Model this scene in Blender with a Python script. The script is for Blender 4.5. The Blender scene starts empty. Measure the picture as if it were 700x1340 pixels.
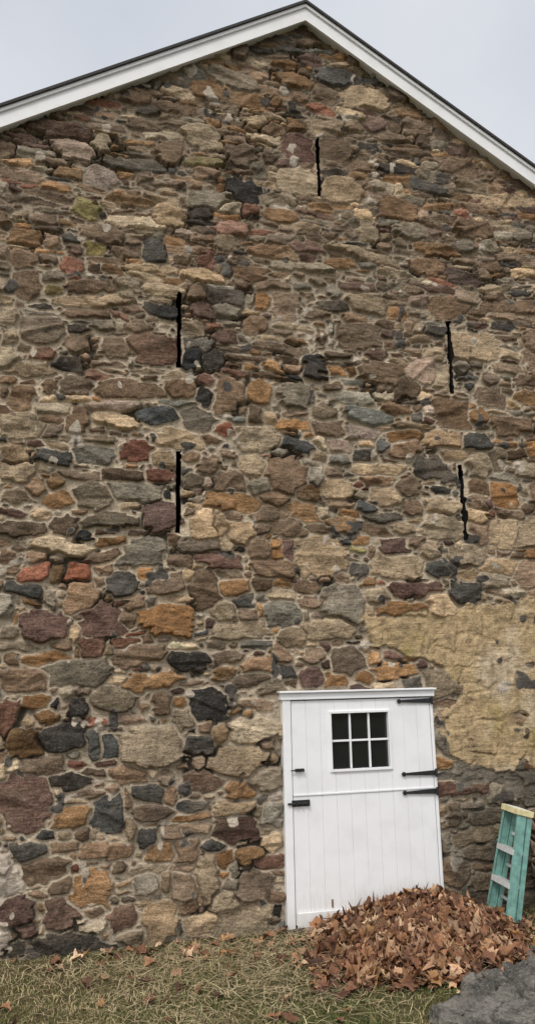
import bpy, math, numpy as np
from mathutils import Matrix, Vector
rng=np.random.default_rng(23)
sc=bpy.context.scene

# ------------------------------------------------------------------ helpers
def link(o,parent=None):
    sc.collection.objects.link(o)
    if parent is not None: o.parent=parent
    return o
def empty(name):
    return link(bpy.data.objects.new(name,None))
def np_mesh(name,V,F,mat,parent=None,smooth=False,cols=None,floats=None):
    V=np.asarray(V,np.float32); F=np.asarray(F,np.int32); k=F.shape[1]
    me=bpy.data.meshes.new(name)
    me.vertices.add(len(V)); me.vertices.foreach_set("co",V.ravel())
    me.loops.add(F.size); me.loops.foreach_set("vertex_index",F.ravel())
    me.polygons.add(len(F)); me.polygons.foreach_set("loop_start",np.arange(0,F.size,k,dtype=np.int32))
    if smooth: me.polygons.foreach_set("use_smooth",np.ones(len(F),bool))
    me.update(calc_edges=True)
    for n,c in (cols or {}).items():
        a=me.attributes.new(n,'FLOAT_COLOR','POINT')
        cc=np.ones((len(V),4),np.float32); cc[:,:3]=c; a.data.foreach_set("color",cc.ravel())
    for n,c in (floats or {}).items():
        a=me.attributes.new(n,'FLOAT','POINT'); a.data.foreach_set("value",np.asarray(c,np.float32).ravel())
    me.materials.append(mat)
    return link(bpy.data.objects.new(name,me),parent)
def box(name,x0,x1,y0,y1,z0,z1,mat,parent=None,bevel=0.0):
    V=[(x,y,z) for z in (z0,z1) for y in (y0,y1) for x in (x0,x1)]
    F=[(0,2,3,1),(4,5,7,6),(0,1,5,4),(2,6,7,3),(0,4,6,2),(1,3,7,5)]
    me=bpy.data.meshes.new(name); me.from_pydata(V,[],F); me.update(); me.materials.append(mat)
    o=link(bpy.data.objects.new(name,me),parent)
    if bevel>0:
        b=o.modifiers.new("bevel",'BEVEL'); b.width=bevel; b.segments=2
    return o
def prism(name,poly,y0,y1,mat,parent=None,bevel=0.0):
    n=len(poly)
    V=[(x,y0,z) for x,z in poly]+[(x,y1,z) for x,z in poly]
    F=[tuple(range(n)),tuple(range(2*n-1,n-1,-1))]+[(i,i+n,(i+1)%n+n,(i+1)%n) for i in range(n)]
    me=bpy.data.meshes.new(name); me.from_pydata(V,[],F); me.update(); me.materials.append(mat)
    o=link(bpy.data.objects.new(name,me),parent)
    if bevel>0:
        b=o.modifiers.new("bevel",'BEVEL'); b.width=bevel; b.segments=2
    return o
TAB={}
def vn(x,z,f,seed):
    if seed not in TAB: TAB[seed]=np.random.default_rng(seed+100).random((256,256)).astype(np.float32)
    T=TAB[seed]; u=x*f+seed*13.7; v=z*f+seed*7.3
    iu=np.floor(u).astype(np.int64); iv=np.floor(v).astype(np.int64)
    fu=(u-iu).astype(np.float32); fv=(v-iv).astype(np.float32)
    fu=fu*fu*(3-2*fu); fv=fv*fv*(3-2*fv)
    a=T[iu&255,iv&255]; b=T[(iu+1)&255,iv&255]; c=T[iu&255,(iv+1)&255]; d=T[(iu+1)&255,(iv+1)&255]
    return (a*(1-fu)+b*fu)*(1-fv)+(c*(1-fu)+d*fu)*fv-0.5
def fbm(x,z,f,seed,o=3):
    s=0; a=1.0; t=0
    for k in range(o):
        s=s+a*vn(x,z,f*2**k,seed+k); t+=a; a*=.55
    return s/t*1.6
def sst(x,a,b):
    t=np.clip((x-a)/(b-a),0,1); return t*t*(3-2*t)

class NT:
    def __init__(s,name):
        s.m=bpy.data.materials.new(name); s.m.use_nodes=True; s.t=s.m.node_tree
        s.b=s.t.nodes["Principled BSDF"]
    def n(s,ty,**k):
        nd=s.t.nodes.new(ty)
        for a,b in k.items(): setattr(nd,a,b)
        return nd
    def l(s,a,b): s.t.links.new(a,b)
    def noise(s,scale,detail=4,rough=.6,vec=None,stretch=None):
        nd=s.n('ShaderNodeTexNoise'); nd.inputs['Scale'].default_value=scale; nd.inputs['Detail'].default_value=detail
        nd.inputs['Roughness'].default_value=rough
        tc=s.n('ShaderNodeTexCoord')
        if stretch:
            mp=s.n('ShaderNodeMapping'); mp.inputs['Scale'].default_value=stretch
            s.l(tc.outputs['Object'],mp.inputs['Vector']); s.l(mp.outputs[0],nd.inputs['Vector'])
        else: s.l(tc.outputs['Object'],nd.inputs['Vector'])
        return nd.outputs['Fac']
    def mr(s,src,a,b,c,d,smooth=False):
        nd=s.n('ShaderNodeMapRange')
        if smooth: nd.interpolation_type='SMOOTHSTEP'
        s.l(src,nd.inputs['Value'])
        for k,v in zip(('From Min','From Max','To Min','To Max'),(a,b,c,d)): nd.inputs[k].default_value=v
        return nd.outputs[0]
    def math(s,op,a,b):
        nd=s.n('ShaderNodeMath',operation=op)
        for i,v in enumerate((a,b)):
            if isinstance(v,(int,float)): nd.inputs[i].default_value=v
            else: s.l(v,nd.inputs[i])
        return nd.outputs[0]
    def mix(s,fac,a,b,mode='MIX'):
        nd=s.n('ShaderNodeMix',data_type='RGBA',blend_type=mode)
        for i,v in ((0,fac),(6,a),(7,b)):
            if isinstance(v,(int,float)): nd.inputs[i].default_value=v
            elif isinstance(v,tuple): nd.inputs[i].default_value=(*v,1)
            else: s.l(v,nd.inputs[i])
        return nd.outputs[2]
    def scale(s,col,fac):
        nd=s.n('ShaderNodeVectorMath',operation='SCALE'); s.l(col,nd.inputs[0])
        s.l(fac,nd.inputs['Scale']); return nd.outputs[0]
    def attr(s,name):
        nd=s.n('ShaderNodeAttribute'); nd.attribute_name=name; return nd
    def bump(s,h,strength,dist):
        nd=s.n('ShaderNodeBump'); nd.inputs['Strength'].default_value=strength; nd.inputs['Distance'].default_value=dist
        s.l(h,nd.inputs['Height']); s.l(nd.outputs[0],s.b.inputs['Normal'])
    def fin(s,col=None,rough=.8,spec=.3,metal=0):
        if col is not None:
            if isinstance(col,tuple): s.b.inputs['Base Color'].default_value=(*col,1)
            else: s.l(col,s.b.inputs['Base Color'])
        s.b.inputs['Roughness'].default_value=rough; s.b.inputs['Specular IOR Level'].default_value=spec
        s.b.inputs['Metallic'].default_value=metal
        return s.m

# ------------------------------------------------------------------ materials
def mat_wall():
    N=NT("rubble_stone"); 
    fine=N.noise(75,3,.7); med=N.noise(17,3,.6); streak=N.noise(10,3,.65,stretch=(1,1,4.5))
    m=N.attr("m").outputs['Fac']
    mm=N.math('ADD',m,N.mr(fine,.25,.75,-.006,.006))
    mask=N.mr(mm,-.0012,.0022,0,1,True)
    c=N.attr("col").outputs['Color']
    f=N.math('MULTIPLY',N.mr(fine,.28,.72,.54,1.62),N.mr(streak,.3,.7,.66,1.40))
    st=N.scale(c,f)
    st=N.mix(N.mr(med,.56,.75,0,.32,True),st,(.29,.225,.15))
    st=N.mix(N.mr(fine,.6,.74,0,.42,True),st,(.38,.335,.27))
    st=N.mix(N.mr(med,.42,.28,0,.5,True),st,(.055,.044,.035))
    mc=N.scale(N.attr("mcol").outputs['Color'],N.math('MULTIPLY',N.mr(fine,.3,.7,.7,1.28),N.mr(med,.3,.7,.78,1.22)))
    col=N.mix(mask,mc,st)
    h=N.math('ADD',N.math('MULTIPLY',fine,1.0),N.math('MULTIPLY',streak,.9))
    N.bump(h,.95,.015)
    return N.fin(col,1.0,.06)
def mat_paint(name,base,dirt=.25,rough=.5):
    N=NT(name); a=N.noise(5,3,.6); b=N.noise(40,3,.6,stretch=(1,1,.15))
    d=tuple(x*.72 for x in base)
    col=N.mix(N.mr(a,.42,.75,0,dirt,True),base,(d[0],d[1]*.99,d[2]*.95))
    col=N.mix(N.mr(b,.6,.8,0,dirt*.8,True),col,d)
    gm=N.n('ShaderNodeNewGeometry'); sp=N.n('ShaderNodeSeparateXYZ'); N.l(gm.outputs['Position'],sp.inputs[0])
    lo=N.mr(N.math('ADD',sp.outputs['Z'],N.mr(b,.3,.7,-.12,.12)),.0,.34,.35,0,True)
    col=N.mix(lo,col,(.50,.47,.42))
    N.bump(b,.15,.003); return N.fin(col,rough,.35)
def mat_simple(name,base,rough=.6,var=.3,scale=30,metal=0,spec=.4,bump=.2,bd=.003):
    N=NT(name); a=N.noise(scale,4,.6)
    col=N.mix(N.mr(a,.3,.7,0,1),tuple(x*(1-var) for x in base),tuple(min(1,x*(1+var)) for x in base))
    N.bump(a,bump,bd); return N.fin(col,rough,spec,metal)
def mat_attr(name,rough=.75,spec=.25,trans=0,scale=60):
    N=NT(name); a=N.noise(scale,2,.6)
    col=N.scale(N.attr("col").outputs['Color'],N.mr(a,.3,.7,.72,1.28))
    m=N.fin(col,rough,spec)
    return m
def mat_ground():
    N=NT("lawn_soil"); a=N.noise(2.2,4,.6); b=N.noise(30,4,.7); c=N.noise(120,2,.6)
    col=N.mix(N.mr(a,.4,.6,0,1,True),(.12,.098,.05),(.08,.088,.033))
    col=N.mix(N.mr(b,.45,.7,0,.8,True),col,(.22,.17,.09))
    col=N.mix(N.mr(c,.5,.7,0,.7,True),col,(.035,.028,.018))
    N.bump(N.math('ADD',b,c),.8,.02); return N.fin(col,.95,.1)
def mat_side():
    N=NT("side_stone")
    v=N.n('ShaderNodeTexVoronoi'); v.feature='F1'; e=N.n('ShaderNodeTexVoronoi'); e.feature='DISTANCE_TO_EDGE'
    tc=N.n('ShaderNodeTexCoord'); mp=N.n('ShaderNodeMapping'); mp.inputs['Scale'].default_value=(4,4,7)
    N.l(tc.outputs['Object'],mp.inputs['Vector'])
    for x in (v,e): N.l(mp.outputs[0],x.inputs['Vector']); x.inputs['Scale'].default_value=1
    hs=N.n('ShaderNodeSeparateColor'); N.l(v.outputs['Color'],hs.inputs[0])
    c=N.mix(hs.outputs[0],(.08,.07,.065),(.26,.19,.13)); c=N.mix(N.mr(N.noise(60,3),.3,.7,0,.6),c,(.1,.08,.06))
    c=N.mix(N.mr(e.outputs['Distance'],.03,.08,1,0),c,(.33,.29,.24)); 
    N.bump(N.mr(e.outputs['Distance'],0,.2,0,1,True),1,.04); return N.fin(c,.9,.15)

M_wall=mat_wall(); M_white=mat_paint("white_paint",(.82,.835,.86)); M_trim=mat_paint("white_trim_paint",(.78,.795,.815),.3)
M_roof=mat_simple("asphalt_shingle",(.045,.043,.042),.9,.5,60,bump=.6,bd=.01)
M_black=mat_simple("black_iron",(.018,.018,.02),.5,.3,80)
M_glass=mat_simple("dark_glass",(.012,.014,.014),.06,.3,3,bump=.03,spec=.6)
M_side=mat_side()
M_slit=mat_simple("shade_painted_reveal",(.02,.018,.016),.95,.4,20)  # near-black base colour paints in the shade inside the slits

# ------------------------------------------------------------------ barn gable wall (real relief, metres)
APX,APZ,SL=2.13,9.11,.614
XL,XR=APX-6.3,APX+6.3
xs=np.concatenate([np.arange(XL,-1.3,.028),np.arange(-1.3,5.3,.0080),np.arange(5.3,XR+.01,.028)])
zl=[-.06]
while zl[-1]<APZ+.02: zl.append(zl[-1]+.0072+.0045*max(0,zl[-1])/9)
zs=np.array(zl)
X,Z=np.meshgrid(xs,zs)
nx,nz=len(xs),len(zs)

# homography: image pixels -> wall metres
src=[(367,908),(376,1215),(586,420),(235,385)]; dst=[(1.722,1.896),(1.739,0.0),(3.617,5.642),(.809,5.641)]
A=[];B=[]
for (u,v),(x,z) in zip(src,dst):
    A.append([u,v,1,0,0,0,-u*x,-v*x]);B.append(x); A.append([0,0,0,u,v,1,-u*z,-v*z]);B.append(z)
Hh=np.append(np.linalg.solve(np.array(A,float),np.array(B,float)),1).reshape(3,3)
def px_to_wall(u,v):
    q=Hh@np.array([u,v,1.0]); return q[0]/q[2],q[1]/q[2]
ST="""200,459,62,42,M;180,591,44,32,R;208,676,46,42,M;208,624,38,24,R;56,433,62,38,B;132,232,52,30,P;389,192,42,40,M;388,239,62,34,T;445,250,52,32,T;437,196,48,28,B;410,480,34,38,K;338,514,30,34,O;388,518,48,34,G;375,620,50,46,B;298,517,36,50,B;333,573,56,36,T;235,575,62,28,T;421,728,62,50,T;519,741,70,34,T;448,787,58,48,G;372,803,44,36,G;658,647,36,36,O;622,578,42,24,D;592,541,48,38,B;583,404,54,30,B;578,690,44,32,T;75,656,44,22,O;126,650,48,42,G;55,819,66,44,M;132,812,50,44,M;160,768,44,30,D;30,773,58,22,D;100,751,32,26,R;218,766,50,30,B;307,769,44,22,O;248,866,50,30,K;272,922,54,48,K;200,978,78,56,T;84,966,64,38,K;30,1052,72,76,M;140,1066,50,44,D;92,1073,44,32,O;55,1004,62,28,B;102,929,28,32,K;145,978,24,36,D;123,978,20,42,D;265,1023,50,28,M;350,1022,40,32,G;78,1198,46,46,M;160,1203,42,36,M;60,1140,60,34,B;188,724,58,40,G;30,560,56,30,T;100,507,50,24,B;190,1037,44,22,D;250,1055,44,18,D;260,975,44,26,D;210,1117,38,28,O;335,1157,44,40,B;292,1180,40,30,T;358,746,58,24,B;540,771,72,22,M;450,688,40,24,O;650,739,44,22,T;575,743,38,26,D;470,745,26,20,D;205,545,50,24,D;280,473,24,30,K;252,472,24,34,K;212,408,46,18,K;320,250,50,30,K;265,180,46,30,T;480,130,60,30,T;93,195,60,26,P;392,583,42,18,D;477,596,32,20,D;620,455,66,40,T;552,485,36,36,P;577,495,20,36,T;406,886,34,26,M;440,888,30,20,O;478,886,26,20,O;45,920,40,20,O;110,275,40,24,Y;122,325,26,20,Y;480,545,60,22,G;530,590,40,26,B;430,560,44,22,B;620,300,50,24,B;520,275,50,26,B;560,350,44,22,B;270,260,50,24,G;200,330,34,30,D;330,360,40,20,B;345,395,30,24,O;640,520,44,26,B;300,632,40,30,B;360,655,40,20,B;378,692,42,22,B;315,700,30,34,T;290,800,40,22,T;70,600,46,22,D;20,620,44,28,T;30,340,40,26,B;150,455,40,26,B;100,450,36,26,B;88,478,46,20,K;235,510,44,26,B;268,520,24,28,K;600,220,50,24,B;440,640,46,26,T;505,650,42,26,T;480,665,26,18,D;470,707,26,14,O;430,825,60,28,T"""
SLOTS=[(.805,4.88,5.64,.050),(.81,3.31,4.08,.054),(3.61,4.84,5.64,.058),(3.632,3.32,4.09,.058),(2.25,6.90,7.60,.050)]
DX0,DX1,DZ1=1.735,3.135,1.885
stones=[]
cs=.02; ox=XL-.1; gw=int((XR-XL+.2)/cs)+2; gh=int(9.3/cs)+2
occ=np.zeros((gh,gw),bool)
def ci(x): return int((x-ox)/cs)
def cz(z): return int((z+.1)/cs)
occ[0:cz(DZ1+.02),ci(DX0-.02):ci(DX1+.02)]=True
for sx,z0,z1,w in SLOTS: occ[cz(z0):cz(z1),ci(sx-w/2):ci(sx+w/2)+1]=True
def emask(x,z,a,b,th):
    i0,i1=max(0,ci(x-a)-1),min(gw,ci(x+a)+2); j0,j1=max(0,cz(z-b)-1),min(gh,cz(z+b)+2)
    gx=(np.arange(i0,i1)+.5)*cs+ox-x; gz=(np.arange(j0,j1)+.5)*cs-.1-z
    c,s=math.cos(th),math.sin(th)
    U=(gx[None]*c+gz[:,None]*s)/a; Vv=(-gx[None]*s+gz[:,None]*c)/b
    return (slice(j0,j1),slice(i0,i1)),(np.abs(U)**3+np.abs(Vv)**3)<1
for s in ST.split(";"):  # stone centres and sizes are listed in image pixels
    u,v,w,h,c=s.split(","); u,v,w,h=map(float,(u,v,w,h))
    x,z=px_to_wall(u,v); xa,_=px_to_wall(u-w/2,v); xb,_=px_to_wall(u+w/2,v); _,za=px_to_wall(u,v-h/2); _,zb=px_to_wall(u,v+h/2)
    a,b=(xb-xa)/2*.93,(za-zb)/2*.93
    th=rng.normal(0,.06)
    sl_,mk=emask(x,z,a*1.06,b*1.08,th); occ[sl_]|=mk
    stones.append((x,z,a,b,th,c))
tiers=[(.21,.105,260),(.175,.092,800),(.145,.074,3200),(.118,.058,10000),(.095,.046,26000),(.072,.036,42000),(.050,.027,46000),(.032,.020,34000)]
for a0,b0,N_ in tiers:
    px=rng.uniform(XL,XR,N_); pz=rng.uniform(0,9.2,N_); r1=rng.uniform(.76,1.24,N_); r2=rng.normal(.05,.30,N_); ths=rng.normal(0,.10,N_)
    for k in range(N_):
        x,z=px[k],pz[k]
        if z>APZ-abs(x-APX)*SL+.05: continue
        if occ[cz(z),ci(x)]: continue
        up=min(1,max(0,(z-3.2)/3.5))
        if a0>.13 and up>.5 and rng.random()<.6: continue
        ar=math.exp(min(r2[k],.5)); a=a0*r1[k]*ar*(1+.10*up); b=b0*r1[k]/ar*(1.32-.48*up)
        sl_,mk=emask(x,z,a,b,ths[k])
        o=occ[sl_]
        if (o&mk).sum()>.07*mk.sum(): continue
        o|=mk
        stones.append((x,z,a,b,ths[k],None))
XW=X+.010*fbm(X,Z,6,1,2)+.016*fbm(X,Z,24,5,3)
ZW=Z+.008*fbm(X,Z,6,9,2)+.012*fbm(X,Z,24,13,3)
BIG=9.0
F1=np.full(X.shape,BIG,np.float32); F2=F1.copy(); G1=np.ones_like(F1)*10; G2=G1.copy(); ID=np.zeros(X.shape,np.int32)
for i,(x,z,a,b,th,c) in enumerate(stones):
    R=max(a,b)*1.75+.03
    i0,i1=np.searchsorted(xs,[x-R,x+R]); j0,j1=np.searchsorted(zs,[z-b*1.9-.05-abs(th)*a,z+b*1.9+.05+abs(th)*a])
    if i1<=i0 or j1<=j0: continue
    w=(slice(j0,j1),slice(i0,i1))
    dx=XW[w]-x; dz=ZW[w]-z; cth,sth=math.cos(th),math.sin(th)
    u=(dx*cth+dz*sth)/a; v=(-dx*sth+dz*cth)/b
    n=int(rng.choice([4,5,6],p=[.50,.33,.17]))
    off=rng.normal(0,.22) if n==4 else rng.uniform(0,6.28)
    ang=(np.arange(n)+rng.uniform(-.24,.24,n))*2*math.pi/n+off
    rr=rng.uniform(.78,1.02,n)
    P=30; g=np.zeros(u.shape); gu=np.zeros(u.shape); gv=np.zeros(u.shape)
    for k in range(n):
        d=np.maximum(0,(u*math.cos(ang[k])+v*math.sin(ang[k]))/rr[k])
        q=d**(P-1); g+=q*d; gu+=q*math.cos(ang[k])/rr[k]; gv+=q*math.sin(ang[k])/rr[k]
    g=np.maximum(g,1e-30); gg=g**(1/P); s_=g**((P-1)/P)
    gg=.96*gg+.04*np.sqrt(u*u+v*v)
    gr=np.sqrt((gu/s_/a)**2+(gv/s_/b)**2)
    f1=F1[w];f2=F2[w];g1=G1[w];g2=G2[w];idd=ID[w]
    near=gg<f1; mid=(~near)&(gg<f2)
    f2[near]=f1[near]; g2[near]=g1[near]; f1[near]=gg[near]; g1[near]=gr[near]; idd[near]=i
    f2[mid]=gg[mid]; g2[mid]=gr[mid]
e=np.minimum((F2-F1)/(G1+G2),(1.42-F1)/np.maximum(G1,1))
up=sst(Z,4.8,7.6)
gap=.0100-.0048*up+.009*fbm(X,Z,1.1,21,2)+.008*fbm(X,Z,6,24,2)
gap=np.maximum(gap,.0025)
m=e-gap
ns=len(stones)
SX=np.array([s[0] for s in stones]);SZ=np.array([s[1] for s in stones])
size=np.array([s[3] for s in stones])
PAL={'B':(.175,.125,.086),'T':(.34,.262,.175),'O':(.258,.150,.074),'R':(.195,.090,.062),'M':(.135,.083,.066),
     'G':(.205,.178,.136),'D':(.082,.080,.073),'K':(.043,.040,.037),'P':(.32,.24,.185),'Y':(.22,.18,.08)}
keys=list(PAL); prob={'B':.39,'T':.235,'O':.115,'R':.025,'M':.065,'G':.12,'D':.040,'K':.045,'P':.012,'Y':.003}
pr=np.array([prob[k] for k in keys]); pr/=pr.sum()
cc=np.zeros((ns,3))
for i,s in enumerate(stones):
    k=s[5] or keys[rng.choice(len(keys),p=pr)]
    c=np.array(PAL[k])*math.exp(rng.normal(0,.30 if s[5] is None else .08))
    wm=rng.normal(.01,.05); c=c*np.array((1+wm,1,1-wm))
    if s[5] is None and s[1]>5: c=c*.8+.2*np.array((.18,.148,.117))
    cc[i]=c
col=cc[ID]
prot=(rng.uniform(.020,.052,ns)*np.clip(size/.055,.6,1.25))
tx=rng.normal(0,.12,ns); tz=rng.normal(.05,.24,ns); tx2=rng.normal(0,.36,ns); tz2=rng.normal(0,.5,ns); of2=rng.uniform(-.003,.010,ns)
pI=prot[ID]*(1-.15*up)
dome=1-np.exp(-np.maximum(m,0)/.0048)
DXs=X-SX[ID]; DZs=Z-SZ[ID]
facet=np.minimum(tx[ID]*DXs+tz[ID]*DZs, tx2[ID]*DXs+tz2[ID]*DZs+of2[ID])
h=pI*dome+np.clip(facet,-.022,.016)*sst(m,0,.012)
h+=sst(m,0,.008)*(.014*fbm(X+ID*.37,Z,10,31,3)+.007*fbm(X,Z+ID*.11,42,35,2))
h+=sst(-m,0,.01)*(-.006+.006*fbm(X,Z,26,41,2))-.003*sst(-m,.008,.03)
h+=.012*fbm(X,Z,.8,44,2)
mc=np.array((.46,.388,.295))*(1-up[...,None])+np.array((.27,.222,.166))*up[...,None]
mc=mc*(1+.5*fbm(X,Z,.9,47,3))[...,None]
vd=sst(-m,-.001,.003)*sst(fbm(X,Z,2.6,49,4)+.08*up,.20,.34)
h-=.035*vd; mc=mc*(1-.82*vd[...,None])
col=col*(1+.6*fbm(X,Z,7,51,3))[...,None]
st_=sst(fbm(X,Z,1.3,55,3),.15,.5)*.35
col=col*(1-st_[...,None])+np.array((.24,.188,.13))*st_[...,None]
def sdf(poly,X,Z):
    d=np.full(X.shape,1e9); inside=np.zeros(X.shape,bool); n=len(poly)
    for i in range(n):
        ax,az=poly[i]; bx,bz=poly[(i+1)%n]; ex,ez=bx-ax,bz-az
        t=np.clip(((X-ax)*ex+(Z-az)*ez)/(ex*ex+ez*ez),0,1)
        d=np.minimum(d,np.hypot(X-ax-t*ex,Z-az-t*ez))
        cnd=((az>Z)!=(bz>Z)); 
        with np.errstate(divide='ignore',invalid='ignore'): xi=ax+(Z-az)/(ez if ez!=0 else 1e-9)*ex
        inside^=cnd&(X<xi)
    return np.where(inside,d,-d)
def layer(dist,thick,color,soft=.006,keepf=.25):
    global h,col,m,mc
    k=sst(dist,0,soft)
    surf=np.maximum(h*keepf,0)+thick
    h=np.where(dist>0,np.maximum(h*(1-k)+surf*k,h*.5*(1-k)+surf*k),h)
    kk=sst(dist,-.002,.004)
    mc=mc*(1-kk[...,None])+color*kk[...,None]
    m=m*(1-kk)-.03*kk
WXn=X+.10*fbm(X,Z,3,61,4); WZn=Z+.10*fbm(X,Z,3,67,4)
dgrey=sdf([(3.25,1.36),(3.7,1.2),(8,1.2),(8,.80),(4.0,.86),(3.6,.94),(3.35,1.02)],WXn,WZn)
gcol=np.array((.16,.14,.112))*(1+.9*fbm(X,Z,4,71,4))[...,None]
layer(dgrey+.22*fbm(X,Z,6,73,4)-.03,.006,gcol,.02,.8)
dst=sdf([(2.50,2.60),(2.9,2.60),(3.15,2.68),(3.4,2.58),(3.55,2.70),(4.33,2.74),(8,2.8),(8,1.12),(4.2,1.14),(3.75,1.12),(3.30,1.30),(3.22,1.5),(3.28,1.7),(3.50,1.85),(3.42,1.98),(3.18,2.16),(2.95,2.2),(2.85,2.28),(2.60,2.28)],WXn,WZn)
dst=dst+.065*fbm(X,Z,9,75,4)
holes=fbm(X,Z,4.2,77,3)
dst=np.minimum(dst,(.36-holes)*.25)
n1=fbm(X,Z,2.2,81,4); n2=fbm(X,Z,12,85,3)
sc1=np.array((.47,.355,.21)); sc2=np.array((.385,.30,.14)); sc3=np.array((.56,.465,.34)); sc4=np.array((.24,.178,.105))
k1=sst(n1,-.05,.35)[...,None]; k2=sst(fbm(X,Z,3.1,89,3),.0,.4)[...,None]; k3=sst(-n2,.05,.5)[...,None]*.7
scol=sc1*(1-k1)+sc2*k1; scol=scol*(1-k2*.7)+sc3*k2*.7; scol=scol*(1-k3)+sc4*k3
k4=sst(fbm(X*1.0,Z*.25,7,93,3),.05,.4)[...,None]*sst(1.9-Z,0,.6)[...,None]*.5
scol=scol*(1-k4)+np.array((.20,.155,.10))*k4
layer(dst,.024,scol,.008,.32)
h+=np.where(dst>0,.010*fbm(X,Z,5,91,3)+.007*fbm(X,Z,22,94,2),0)
dw=sst(1.1-np.hypot((X+.70)/.50,(Z-.38)/.50),0,.5)*.5+fbm(X,Z,5,95,3)-.46
layer(dw*.1,.012,np.array((.46,.40,.33))*(1+.5*fbm(X,Z,8,97,3))[...,None],.01,.7)
dd=sst(1.0-np.hypot((X+.85)/.35,(Z-.2)/.35),0,.4)*.8+fbm(X,Z,5,98,3)-.45
layer(dd*.1,.014,np.array((.10,.09,.08))*(1+.4*fbm(X,Z,8,99,3))[...,None],.01,.7)
gr=sst(X,3.1,3.35)*sst(1.02-Z,0,.2)*.68
gr=np.maximum(gr,.35*sst(.22-Z,0,.2))
gcl=np.array((.072,.065,.05))
col=col*(1-gr[...,None])+gcl*gr[...,None]; mc=mc*(1-gr[...,None])+gcl*1.3*gr[...,None]
hole=np.zeros(X.shape,bool)
for sx,z0,z1,w in SLOTS:
    hw=w/2+.009*vn(X,Z,9,3)+.006*vn(X,Z,30,4)
    hole|=(np.abs(X-sx)<hw)&(Z>z0+.02*vn(X,Z,20,6))&(Z<z1+.02*vn(X,Z,18,8))
V=np.stack([X,-h,Z],-1).reshape(-1,3)
idx=np.arange(nx*nz).reshape(nz,nx)
F=np.stack([idx[:-1,:-1],idx[:-1,1:],idx[1:,1:],idx[1:,:-1]],-1).reshape(-1,4)
cx=(X[:-1,:-1]+X[1:,1:]).ravel()/2; czz=(Z[:-1,:-1]+Z[1:,1:]).ravel()/2
hq=(hole[:-1,:-1]&hole[1:,1:]).ravel()
keep=(czz<APZ-np.abs(cx-APX)*SL+.02)&~((cx>DX0)&(cx<DX1)&(czz<DZ1))&~hq
F=F[keep]
barn=empty("stone_barn")
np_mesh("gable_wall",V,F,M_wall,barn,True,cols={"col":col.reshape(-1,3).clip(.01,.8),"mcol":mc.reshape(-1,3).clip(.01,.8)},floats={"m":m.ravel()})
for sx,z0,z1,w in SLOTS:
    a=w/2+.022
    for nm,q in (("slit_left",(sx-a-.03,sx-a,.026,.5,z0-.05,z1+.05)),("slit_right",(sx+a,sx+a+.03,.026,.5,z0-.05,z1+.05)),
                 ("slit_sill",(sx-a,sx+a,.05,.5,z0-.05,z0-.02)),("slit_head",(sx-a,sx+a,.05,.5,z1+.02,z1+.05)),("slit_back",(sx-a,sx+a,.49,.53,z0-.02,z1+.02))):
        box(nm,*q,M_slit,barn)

# side and back walls, roof
DEP=14.0; EZ=APZ-6.3*SL
box("side_wall_left",XL,XL+.5,.03,DEP,-.05,EZ-.05,M_side,barn)
box("side_wall_right",XR-.5,XR,.03,DEP,-.05,EZ-.05,M_side,barn)
prism("back_wall",[(XL,-.05),(XR,-.05),(XR,EZ),(APX,APZ),(XL,EZ)],DEP-.01,DEP+.4,M_side,barn)
OV=.12
def slope_pt(d,off): return (APX+d,APZ-abs(d)*SL+off)
E=6.75
def band(name,lo,hi,y0,y1,mat,e=E):
    for sgn,nm in ((-1,"left"),(1,"right")):
        poly=[slope_pt(0,lo),slope_pt(sgn*e,lo),slope_pt(sgn*e,hi),slope_pt(0,hi)]
        prism(name+"_"+nm,poly,y0,y1,mat,barn)
band("rake_board",-.175,-.020,-OV,-OV+.03,M_trim)
band("rake_crown",-.020,.018,-OV-.022,-OV+.03,M_trim)
band("rake_soffit",-.14,-.03,-OV+.03,.16,M_trim)
band("roof_deck",-.028,.018,-OV+.03,DEP+.6,M_trim)
band("roof_shingles",.0185,.050,-OV-.045,DEP+.62,M_roof,E+.03)

# ------------------------------------------------------------------ door
door=empty("barn_door"); door.parent=barn
fy=-.062
box("jamb_left",DX0-.012,1.795,fy,.15,0,1.84,M_white,door,.004)
box("jamb_right",3.118,DX1+.012,fy+.012,.15,0,1.84,M_white,door,.004)
box("head",DX0-.03,DX1+.025,fy-.012,.15,1.842,1.90,M_white,door,.005)
box("drip_cap",DX0-.045,DX1+.035,fy-.04,.05,1.9015,1.918,M_white,door,.004)
box("dark_backing",DX0,DX1,.10,.13,0,1.84,M_black,door)
LX0,LX1=1.802,3.112; ly=-.048
WX0,WX1,WZ0,WZ1=2.165,2.70,1.245,1.715
def planks(name,x0,x1,z0,z1,holes=None,n=10):
    w=(LX1-LX0)/n
    for i in range(n):
        a=LX0+i*w+.0006; b=LX0+(i+1)*w-.0006
        j=rng.uniform(-.0010,.0010)
        segs=[(z0,z1)]
        if holes:
            hx0,hx1,hz0,hz1=holes
            if b>hx0 and a<hx1:
                segs=[(z0,hz0),(hz1,z1)]
                parts=[]
                if a<hx0: parts.append((a,hx0-.001,hz0,hz1))
                if b>hx1: parts.append((hx1+.001,b,hz0,hz1))
                for q in parts: box(name+"_plank",q[0],q[1],ly+j,0.0,q[2],q[3],M_white,door)
        for s in segs: box(name+"_plank",a,b,ly+j,0.0,s[0],s[1],M_white,door,.0014)
planks("lower",LX0,LX1,.03,1.040)
planks("upper",LX0,LX1,1.052,1.832,(WX0,WX1,WZ0,WZ1))
box("bottom_rail",LX0+.01,LX1-.01,ly-.022,ly-.003,.012,.125,M_white,door,.004)
box("meeting_strip",LX0,LX1,ly-.010,ly-.003,1.0405,1.056,M_white,door,.003)
fw=.022
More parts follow.
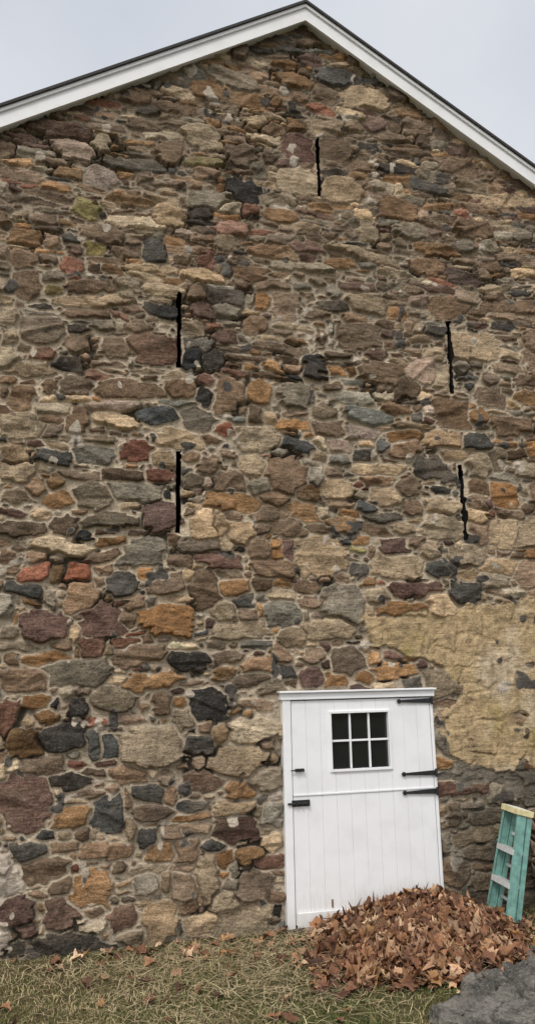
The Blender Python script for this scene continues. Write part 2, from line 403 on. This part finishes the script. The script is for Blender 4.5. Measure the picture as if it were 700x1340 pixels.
box("sash_left",WX0-fw,WX0,ly-.016,-.01,WZ0-fw,WZ1+fw,M_white,door,.003)
box("sash_right",WX1,WX1+fw,ly-.016,-.01,WZ0-fw,WZ1+fw,M_white,door,.003)
box("sash_top",WX0+.0005,WX1-.0005,ly-.016,-.01,WZ1,WZ1+fw,M_white,door,.003)
box("sash_bottom",WX0+.0005,WX1-.0005,ly-.020,-.01,WZ0-fw,WZ0,M_white,door,.003)
for k in (1,2):
    x=WX0+(WX1-WX0)*k/3; box("muntin_vertical",x-.0085,x+.0085,-.040,-.018,WZ0+.0005,WZ1-.0005,M_white,door,.003)
zc=(WZ0+WZ1)/2; box("muntin_horizontal",WX0+.0005,WX1-.0005,-.037,-.018,zc-.0085,zc+.0085,M_white,door,.003)
box("glass",WX0,WX1,-.016,-.012,WZ0,WZ1,M_glass,door)
def strap(z,x1=3.14,L=.34):
    x0=x1-L
    top=[(x0,.004),(x0+.012,.018),(x0+.028,.020),(x0+.04,.009),(x0+.06,.011),(x1-.06,.020),(x1,.022)]
    poly=[(x,z-t) for x,t in top]+[(x,z+t) for x,t in reversed(top)]
    prism("hinge_strap",poly,ly-.020,ly-.014+.0,M_black,door)
    for x in (x0+.028,x0+.13,x0+.24): box("hinge_bolt",x-.006,x+.006,ly-.026,ly-.0195,z-.006,z+.006,M_black,door,.002)
    bpy.ops.mesh.primitive_cylinder_add(radius=.011,depth=.07,location=(x1-.012,ly-.028,z)); o=bpy.context.object
    o.name="hinge_knuckle"; o.data.materials.append(M_black); o.parent=door
strap(1.805,L=.35); strap(1.175); strap(1.018)
def bolt(z,x0,x1,r,plate):
    box("bolt_plate",x0+.03,x1,ly-.018,ly-.012,z-plate,z+plate,M_black,door,.002)
    bpy.ops.mesh.primitive_cylinder_add(radius=r,depth=x1-x0,location=((x0+x1)/2-.008,ly-.030,z),rotation=(0,math.pi/2,0)); o=bpy.context.object
    o.name="bolt_rod"; o.data.materials.append(M_black); o.parent=door
    for t in (.35,.6,.9):
        x=x0+(x1-x0)*t; box("bolt_keeper",x-.008,x+.008,ly-.043,ly-.012,z-r-.008,z+r+.008,M_black,door,.002)
bolt(.985,1.755,1.945,.009,.026)
bolt(1.255,1.79,1.90,.005,.012)
box("rust_scar",2.115,2.13,ly-.004,ly+.001,.14,.205,mat_simple("rust",(.16,.10,.06),.9,.5,80),door,.002)
box("threshold",DX0,DX1,-.10,.15,-.04,.010,M_side,door,.005)

# ------------------------------------------------------------------ ground
def coords(lo,hi,f0,f1,st):
    s=st; left=[]; x=f0
    while x>lo: s*=1.35; x-=s; left.append(max(x,lo))
    mid=list(np.arange(f0,f1,st)); right=[]; x=f1; s=st
    while x<hi: right.append(x); s*=1.35; x+=s
    right.append(hi); return np.array(left[::-1]+mid+right)
gxs=coords(-250,250,-3,6.5,.04); gys=coords(-250,250,-4,.4,.04)
GX,GY=np.meshgrid(gxs,gys)
def gz(x,y):
    near=np.exp(-((x-1.5)/6)**2-((y+1.5)/3)**2)
    return near*(.035*fbm(x,y,.9,111,2)+.014*fbm(x,y,6,113,2)-.02)
GZ=gz(GX,GY)-.004
gi=np.arange(GX.size).reshape(GX.shape)
GF=np.stack([gi[:-1,:-1],gi[:-1,1:],gi[1:,1:],gi[1:,:-1]],-1).reshape(-1,4)
np_mesh("ground",np.stack([GX,GY,GZ],-1).reshape(-1,3),GF,mat_ground(),None,True)

def pile(x,y):
    w=1+.45*fbm(x,y,2.2,121,2)
    a=.175*np.exp(-(np.abs((x-2.68)/.56))**2.1-(np.abs((y+.42)/.42))**2.2)
    b=.085*np.exp(-(np.abs((x-2.42)/.62))**2.2-(np.abs((y+.92)/.40))**2.4)
    c=.08*np.exp(-((x-3.05)/.36)**2-((y+.60)/.45)**2)
    return (a+b+c)*w
M_blade=mat_attr("grass_blades",.7,.25); M_straw=mat_attr("straw_stems",.7,.3); M_leaf=mat_attr("dry_leaf",.7,.25,scale=90)
def blades(name,n,xr,yr,lf,wf,lean,colf,mat,lay=0,dens=None):
    x=rng.uniform(*xr,n); y=rng.uniform(*yr,n)
    if dens is not None:
        k=rng.random(n)<dens(x,y); x=x[k];y=y[k]; n=len(x)
    L=lf(n); w=wf(n); az=rng.uniform(0,2*math.pi,n); le=lean(n)
    z=gz(x,y)+(pile(x,y)*.95 if lay else 0)
    ph=az+math.pi/2+rng.normal(0,.3,n)
    sx,sy=np.cos(ph)*w/2,np.sin(ph)*w/2
    hx,hy=np.cos(az),np.sin(az)
    b=np.stack([x,y,z-.004+(lay*rng.uniform(.006,.03,n))],1)
    mz=np.cos(le)*L*.55; mx=np.sin(le)*L*.55
    le2=np.minimum(le+rng.uniform(.2,.7,n),1.75 if not lay else 1.6); tz_=mz+np.cos(le2)*L*.45; txx=mx+np.sin(le2)*L*.45
    side=np.stack([sx,sy,np.zeros(n)],1)
    mid=b+np.stack([hx*mx,hy*mx,mz],1); tip=b+np.stack([hx*txx,hy*txx,np.maximum(tz_,.004)],1)
    bend=rng.normal(0,.12,n)*L; tip[:,0]+=-hy*bend; tip[:,1]+=hx*bend
    V=np.stack([b-side,b+side,mid-side*.8,mid+side*.8,tip-side*(.6 if lay else .05),tip+side*(.6 if lay else .05)],1)
    V[:,:,1]=np.minimum(V[:,:,1],-.05); V=V.reshape(-1,3)
    o=np.arange(n)[:,None]*6
    F=np.concatenate([o+np.array([[0,1,3,2]]),o+np.array([[2,3,5,4]])])
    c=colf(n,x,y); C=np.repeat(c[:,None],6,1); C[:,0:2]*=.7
    return np_mesh(name,V,F,mat,None,False,cols={"col":C.reshape(-1,3).clip(.005,.8)})
def gcolr(n,x,y):
    t=rng.random(n)+.9*fbm(x,y,1.4,131,2)+.4*np.exp(-((y+.2)/.5)**2)-.08
    g=np.array((.115,.138,.042)); yl=np.array((.225,.205,.085)); s=np.array((.40,.33,.19))
    c=np.where((t<.38)[:,None],g,np.where((t<.66)[:,None],yl,s)); return c*np.exp(rng.normal(0,.22,(n,1)))
def gd(x,y):
    d=.8+.5*fbm(x,y,2,135,2)
    return np.clip(d,0.15,1)*(pile(x,y)<.05)*((x<2.1)|(y> -1.8+(x-2.16)*.6)|(y<-4))*(1-.5*np.exp(-((y+.15)/.35)**2))
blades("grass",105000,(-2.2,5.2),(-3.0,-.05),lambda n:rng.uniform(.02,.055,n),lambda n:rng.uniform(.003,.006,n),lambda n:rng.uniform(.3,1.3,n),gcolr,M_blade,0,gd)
def scolr(n,x,y): return np.array((.47,.38,.23))*np.exp(rng.normal(0,.3,(n,1)))*(1+rng.normal(0,.04,(n,3)))
def sd(x,y): return np.clip(.95*np.exp(-((x-1.1)/1.2)**2-((y+.5)/.45)**2)+.5*np.exp(-((x-1.5)/1.0)**2-((y+1.2)/.4)**2)+.16+.45*fbm(x,y,2.5,137,2),0,1)
blades("straw",22000,(-2.2,4.2),(-2.8,-.06),lambda n:rng.uniform(.04,.18,n),lambda n:rng.uniform(.0025,.0055,n),lambda n:rng.uniform(1.25,1.55,n),scolr,M_straw,1,sd)
def leaves(name,x,y,z,nrm_tilt,smin,smax,slope=None):
    n=len(x); K=20
    th=np.arange(K)/K*2*math.pi
    lob=.58+.36*np.abs(np.cos(2.5*th))**1.2+.10*np.cos(th)
    lob=np.where((np.arange(K)%2)==1,lob*.84,lob)
    R=lob[None]*(1+rng.normal(0,.12,(n,K)))
    s=rng.uniform(smin,smax,n)/1.7
    u=R*np.cos(th)*s[:,None]; v=R*np.sin(th)*s[:,None]*rng.uniform(.6,.95,(n,1))
    fold=rng.uniform(-.3,1.2,(n,1)); curl=rng.normal(0,9,(n,1)); cu2=rng.normal(0,8,(n,1))
    w=np.abs(v)*fold+curl*u*u+cu2*u*v+rng.normal(0,.07,(n,K))*s[:,None]
    P=np.stack([u,v,w],-1); P=np.concatenate([np.zeros((n,1,3)),P],1)
    az=rng.uniform(0,6.283,n); t=np.abs(rng.normal(0,nrm_tilt,n)).clip(0,1.3); ta=rng.uniform(0,6.283,n)
    ca,sa=np.cos(az),np.sin(az)
    Rz=np.zeros((n,3,3)); Rz[:,0,0]=ca;Rz[:,0,1]=-sa;Rz[:,1,0]=sa;Rz[:,1,1]=ca;Rz[:,2,2]=1
    ax=np.stack([np.cos(ta),np.sin(ta),np.zeros(n)],1)
    Kx=np.zeros((n,3,3)); Kx[:,0,1]=-ax[:,2];Kx[:,0,2]=ax[:,1];Kx[:,1,0]=ax[:,2];Kx[:,1,2]=-ax[:,0];Kx[:,2,0]=-ax[:,1];Kx[:,2,1]=ax[:,0]
    Rt=np.eye(3)[None]+np.sin(t)[:,None,None]*Kx+(1-np.cos(t))[:,None,None]*(Kx@Kx)
    Q=np.einsum('nij,nkj->nki',Rt@Rz,P)
    if slope is not None:
        gx_,gy_=slope; Q[:,:,2]+=Q[:,:,0]*gx_[:,None]+Q[:,:,1]*gy_[:,None]
    mn=Q[:,:,2].min(1)
    Q[:,:,0]+=x[:,None];Q[:,:,1]+=y[:,None];Q[:,:,2]+=z[:,None]+np.minimum(-mn,.03)[:,None]*.8
    Q[:,:,1]=np.minimum(Q[:,:,1],-.055-.02*rng.random((n,1)))
    o=np.arange(n)[:,None,None]*(K+1); k=np.arange(K)
    F=(o+np.stack([np.zeros(K,int),1+k,1+(k+1)%K],-1)[None]).reshape(-1,3)
    base=np.array([(.26,.13,.068),(.18,.086,.05),(.39,.24,.145),(.12,.062,.04),(.29,.16,.07),(.48,.34,.22)])
    c=base[rng.choice(6,n,p=[.28,.22,.20,.15,.08,.07])]*np.exp(rng.normal(0,.22,(n,1)))
    C=np.repeat(c[:,None],K+1,1); C[:,0]*=.7; C*=(1+rng.normal(0,.08,(n,K+1,1)))
    return np_mesh(name,Q.reshape(-1,3),F,M_leaf,None,False,cols={"col":C.reshape(-1,3).clip(.01,.8)})
px_,py_=np.meshgrid(np.arange(1.2,4.3,.04),np.arange(-1.8,-.045,.04))
pz_=pile(px_,py_)+gz(px_,py_)-.04
pi=np.arange(px_.size).reshape(px_.shape)
PF=np.stack([pi[:-1,:-1],pi[:-1,1:],pi[1:,1:],pi[1:,:-1]],-1).reshape(-1,4)
core=np_mesh("leaf_litter_core",np.stack([px_,py_,pz_],-1).reshape(-1,3),PF,mat_simple("leaf_mould",(.06,.035,.02),.95,.5,50,bump=.8,bd=.02),None,True)
xx=rng.uniform(1.3,4.1,44000); yy=rng.uniform(-1.75,-.07,44000); pp=pile(xx,yy)
k=rng.random(44000)<np.clip((pp-.012)*6,0,.5)*.5; xx,yy,pp=xx[k],yy[k],pp[k]
gx_=(pile(xx+.02,yy)-pp)/.02; gy_=(pile(xx,yy+.02)-pp)/.02
lp=leaves("leaf_pile",xx,yy,pp+gz(xx,yy)+rng.uniform(-.045,.03,len(xx)),.6,.055,.14,(gx_,gy_))
core.parent=lp
xx=rng.uniform(-3,5,9000); yy=rng.uniform(-3.5,-.08,9000)
d=.03+.6*np.exp(-((xx-2.3)/1.1)**2-((yy+.9)/.5)**2)+.25*np.exp(-((xx-.9)/.7)**2-((yy+.35)/.3)**2)+.1*np.exp(-((yy+.15)/.12)**2)
k=rng.random(9000)<d*(.6+fbm(xx,yy,3,141,2)); xx,yy=xx[k],yy[k]
leaves("fallen_leaves",xx,yy,gz(xx,yy)+pile(xx,yy)+.012,.3,.05,.12)

# ------------------------------------------------------------------ stone slab, lower right
sx_=np.arange(1.9,5.6,.012); sy_=np.arange(-3.4,-.7,.012); SXg,SYg=np.meshgrid(sx_,sy_)
wx=SXg+.12*fbm(SXg,SYg,4,151,4); wy=SYg+.12*fbm(SXg,SYg,4,155,4)
ds=sdf([(2.10,-1.86),(2.56,-1.48),(2.85,-1.36),(3.36,-1.04),(5.5,-.90),(5.5,-3.3),(2.3,-3.3)],wx,wy)
hs=-.12+.17*sst(ds,0,.03)+.06*fbm(SXg,SYg,2.5,161,3)*sst(ds,0,.05)+.045*fbm(SXg,SYg,10,165,4)
crk=np.abs(fbm(SXg,SYg,3.0,171,3)); hs-=.07*(1-sst(crk,0,.04))*sst(ds,.02,.06)
si=np.arange(SXg.size).reshape(SXg.shape)
SF=np.stack([si[:-1,:-1],si[:-1,1:],si[1:,1:],si[1:,:-1]],-1).reshape(-1,4)
SF=SF[(ds[:-1,:-1].ravel()>-.03)]
N=NT("weathered_slab"); a=N.noise(6,4,.65); b=N.noise(45,4,.7)
c=N.mix(N.mr(a,.38,.62,0,1,True),(.10,.096,.088),(.24,.225,.20)); c=N.mix(N.mr(b,.5,.68,0,.7,True),c,(.34,.32,.28)); c=N.mix(N.mr(b,.32,.45,.7,0,True),c,(.04,.038,.034))
N.bump(b,1.0,.03); M_slab=N.fin(c,.95,.1)
np_mesh("stone_slab",np.stack([SXg,SYg,hs],-1).reshape(-1,3),SF,M_slab,None,True)

# low return wall just right of the ladder (what it leans on)
rw=empty("retaining_wall")
for r in range(4):
    y=-.05
    while y>-1.0:
        L=rng.uniform(.18,.32); z0=r*.21
        box("wall_stone",4.0+rng.uniform(-.015,.015),4.5,y-L,y-.012,z0,z0+.20,M_side,rw,.03); y-=L

# ------------------------------------------------------------------ step ladder (folded, leaning)
M_teal=mat_simple("teal_fiberglass",(.165,.33,.295),.6,.3,18,bump=.1)
M_alu=mat_simple("aluminium",(.66,.67,.67),.5,.12,40,metal=.35)
M_yel=mat_simple("yellow_cap",(.64,.58,.33),.6,.25,20)
M_foot=mat_simple("rubber_foot",(.04,.04,.04),.8,.2,40)
ladder=empty("step_ladder")
HL=.92
def lb(name,x0,x1,y0,y1,z0,z1,mat,bev=.002,shear=0.0):
    V=[]
    for z in (z0,z1):
        for y in (y0,y1):
            for x in (x0,x1): V.append((x,y-shear*z,z))
    F=[(0,2,3,1),(4,5,7,6),(0,1,5,4),(2,6,7,3),(0,4,6,2),(1,3,7,5)]
    me=bpy.data.meshes.new(name); me.from_pydata(V,[],F); me.update(); me.materials.append(mat)
    o=link(bpy.data.objects.new(name,me),ladder); b=o.modifiers.new("bevel",'BEVEL'); b.width=bev; b.segments=2; return o
for sg,nm in ((1,"far"),(-1,"near")):
    y=sg*.185; sh=sg*.055
    a,b=sorted((y,y-sg*.006)); lb("front_rail_web_"+nm,0,.075,a,b,.02,HL,M_teal,shear=sh)
    a,b=sorted((y-sg*.0065,y-sg*.028)); lb("front_rail_flange_"+nm,0,.006,a,b,.02,HL,M_teal,shear=sh)
    lb("front_rail_back_flange_"+nm,.069,.075,a,b,.02,HL,M_teal,shear=sh)
    a,b=sorted((y+sg*.008,y-sg*.03)); lb("rear_rail_"+nm,.085,.125,a,b,.03,HL-.03,M_teal,shear=sh)
    a,b=sorted((y+sg*.006,y-sg*.034)); lb("front_foot_"+nm,-.006,.082,a,b,0,.035,M_foot,shear=sh); 
    lb("rear_foot_"+nm,.0825,.13,a,b,.005,.04,M_foot,shear=sh)
for z in (.10,.36,.62):
    w=.185-.055*z-.008
    lb("step",.002,.085,-w,w,z,z+.006,M_alu); lb("step_lip",-.006,.002,-w,w,z-.038,z+.006,M_alu); lb("step_back",.079,.0848,-w,w,z-.022,z-.0005,M_alu)
    lb("rear_brace",.10,.108,-w,w,z+.10,z+.125,M_alu)
w=.185-.055*HL+.012
lb("top_cap",-.015,.135,-w,w,HL-.015,HL+.035,M_yel,.006)
lb("top_cap_label",.0,.12,-w+.02,w-.02,HL+.0352,HL+.037,M_white,.001)
tilt=math.radians(14.5)
ladder.matrix_world=Matrix.Translation((3.41,-.40,-.01))@Matrix.Rotation(math.radians(-3),4,'Z')@Matrix.Rotation(tilt,4,'Y')

# ------------------------------------------------------------------ world, sun
w=bpy.data.worlds.new("World"); sc.world=w; w.use_nodes=True; t=w.node_tree
bg=t.nodes["Background"]; sky=t.nodes.new('ShaderNodeTexSky'); sky.sky_type='NISHITA'; sky.sun_disc=False
EL,AZ=math.radians(50),math.radians(212)
sky.sun_elevation=EL; sky.sun_rotation=AZ
dS=Vector((math.sin(AZ)*math.cos(EL),math.cos(AZ)*math.cos(EL),math.sin(EL)))
tc=t.nodes.new('ShaderNodeTexCoord'); nz_=t.nodes.new('ShaderNodeTexNoise'); nz_.inputs['Scale'].default_value=1.8; nz_.inputs['Detail'].default_value=5; nz_.inputs['Roughness'].default_value=.5
t.links.new(tc.outputs['Generated'],nz_.inputs['Vector'])
cr=t.nodes.new('ShaderNodeMix'); cr.data_type='RGBA'; cr.inputs[6].default_value=(6.2,6.65,7.5,1); cr.inputs[7].default_value=(8.3,8.5,8.9,1)
mr=t.nodes.new('ShaderNodeMapRange'); mr.inputs['From Min'].default_value=.32; mr.inputs['From Max'].default_value=.65
t.links.new(nz_.outputs['Fac'],mr.inputs['Value']); t.links.new(mr.outputs[0],cr.inputs[0])
dt=t.nodes.new('ShaderNodeVectorMath'); dt.operation='DOT_PRODUCT'; dt.inputs[1].default_value=dS
t.links.new(tc.outputs['Generated'],dt.inputs[0])
m2=t.nodes.new('ShaderNodeMapRange'); m2.interpolation_type='SMOOTHSTEP'
for k,v in zip(('From Min','From Max','To Min','To Max'),(.3,1.0,0.0,1.0)): m2.inputs[k].default_value=v
t.links.new(dt.outputs['Value'],m2.inputs['Value'])
vs=t.nodes.new('ShaderNodeMix'); vs.data_type='RGBA'; vs.inputs[7].default_value=(18.0,17.3,16.5,1)
t.links.new(m2.outputs[0],vs.inputs[0]); t.links.new(cr.outputs[2],vs.inputs[6])
mx=t.nodes.new('ShaderNodeMix'); mx.data_type='RGBA'; mx.inputs[0].default_value=.85
t.links.new(sky.outputs[0],mx.inputs[6]); t.links.new(vs.outputs[2],mx.inputs[7])
t.links.new(mx.outputs[2],bg.inputs['Color']); bg.inputs['Strength'].default_value=.1
L=bpy.data.lights.new("sun",'SUN'); L.energy=1.5; L.angle=math.radians(10); L.color=(1,.945,.875)
so=link(bpy.data.objects.new("sun",L))
so.rotation_euler=dS.to_track_quat('Z','Y').to_euler()

# ------------------------------------------------------------------ camera
yaw,pit,rol,f=.24289,.21007,-.01872,983.21
Fv=np.array([math.sin(yaw)*math.cos(pit),math.cos(yaw)*math.cos(pit),math.sin(pit)])
Rv=np.array([math.cos(yaw),-math.sin(yaw),0]); Uv=np.cross(Rv,Fv)
c_,s_=math.cos(rol),math.sin(rol)
R2=c_*Rv+s_*Uv; U2=-s_*Rv+c_*Uv
M=Matrix(((R2[0],U2[0],-Fv[0],0),(R2[1],U2[1],-Fv[1],-6.6),(R2[2],U2[2],-Fv[2],2.084),(0,0,0,1)))
cam=bpy.data.cameras.new("camera"); cam.sensor_fit='VERTICAL'; cam.sensor_height=24; cam.lens=f/1340*24; cam.clip_end=800
co=link(bpy.data.objects.new("camera",cam)); co.matrix_world=M; sc.camera=co
sc.view_settings.view_transform='Standard'; sc.view_settings.look='None'; sc.view_settings.exposure=0
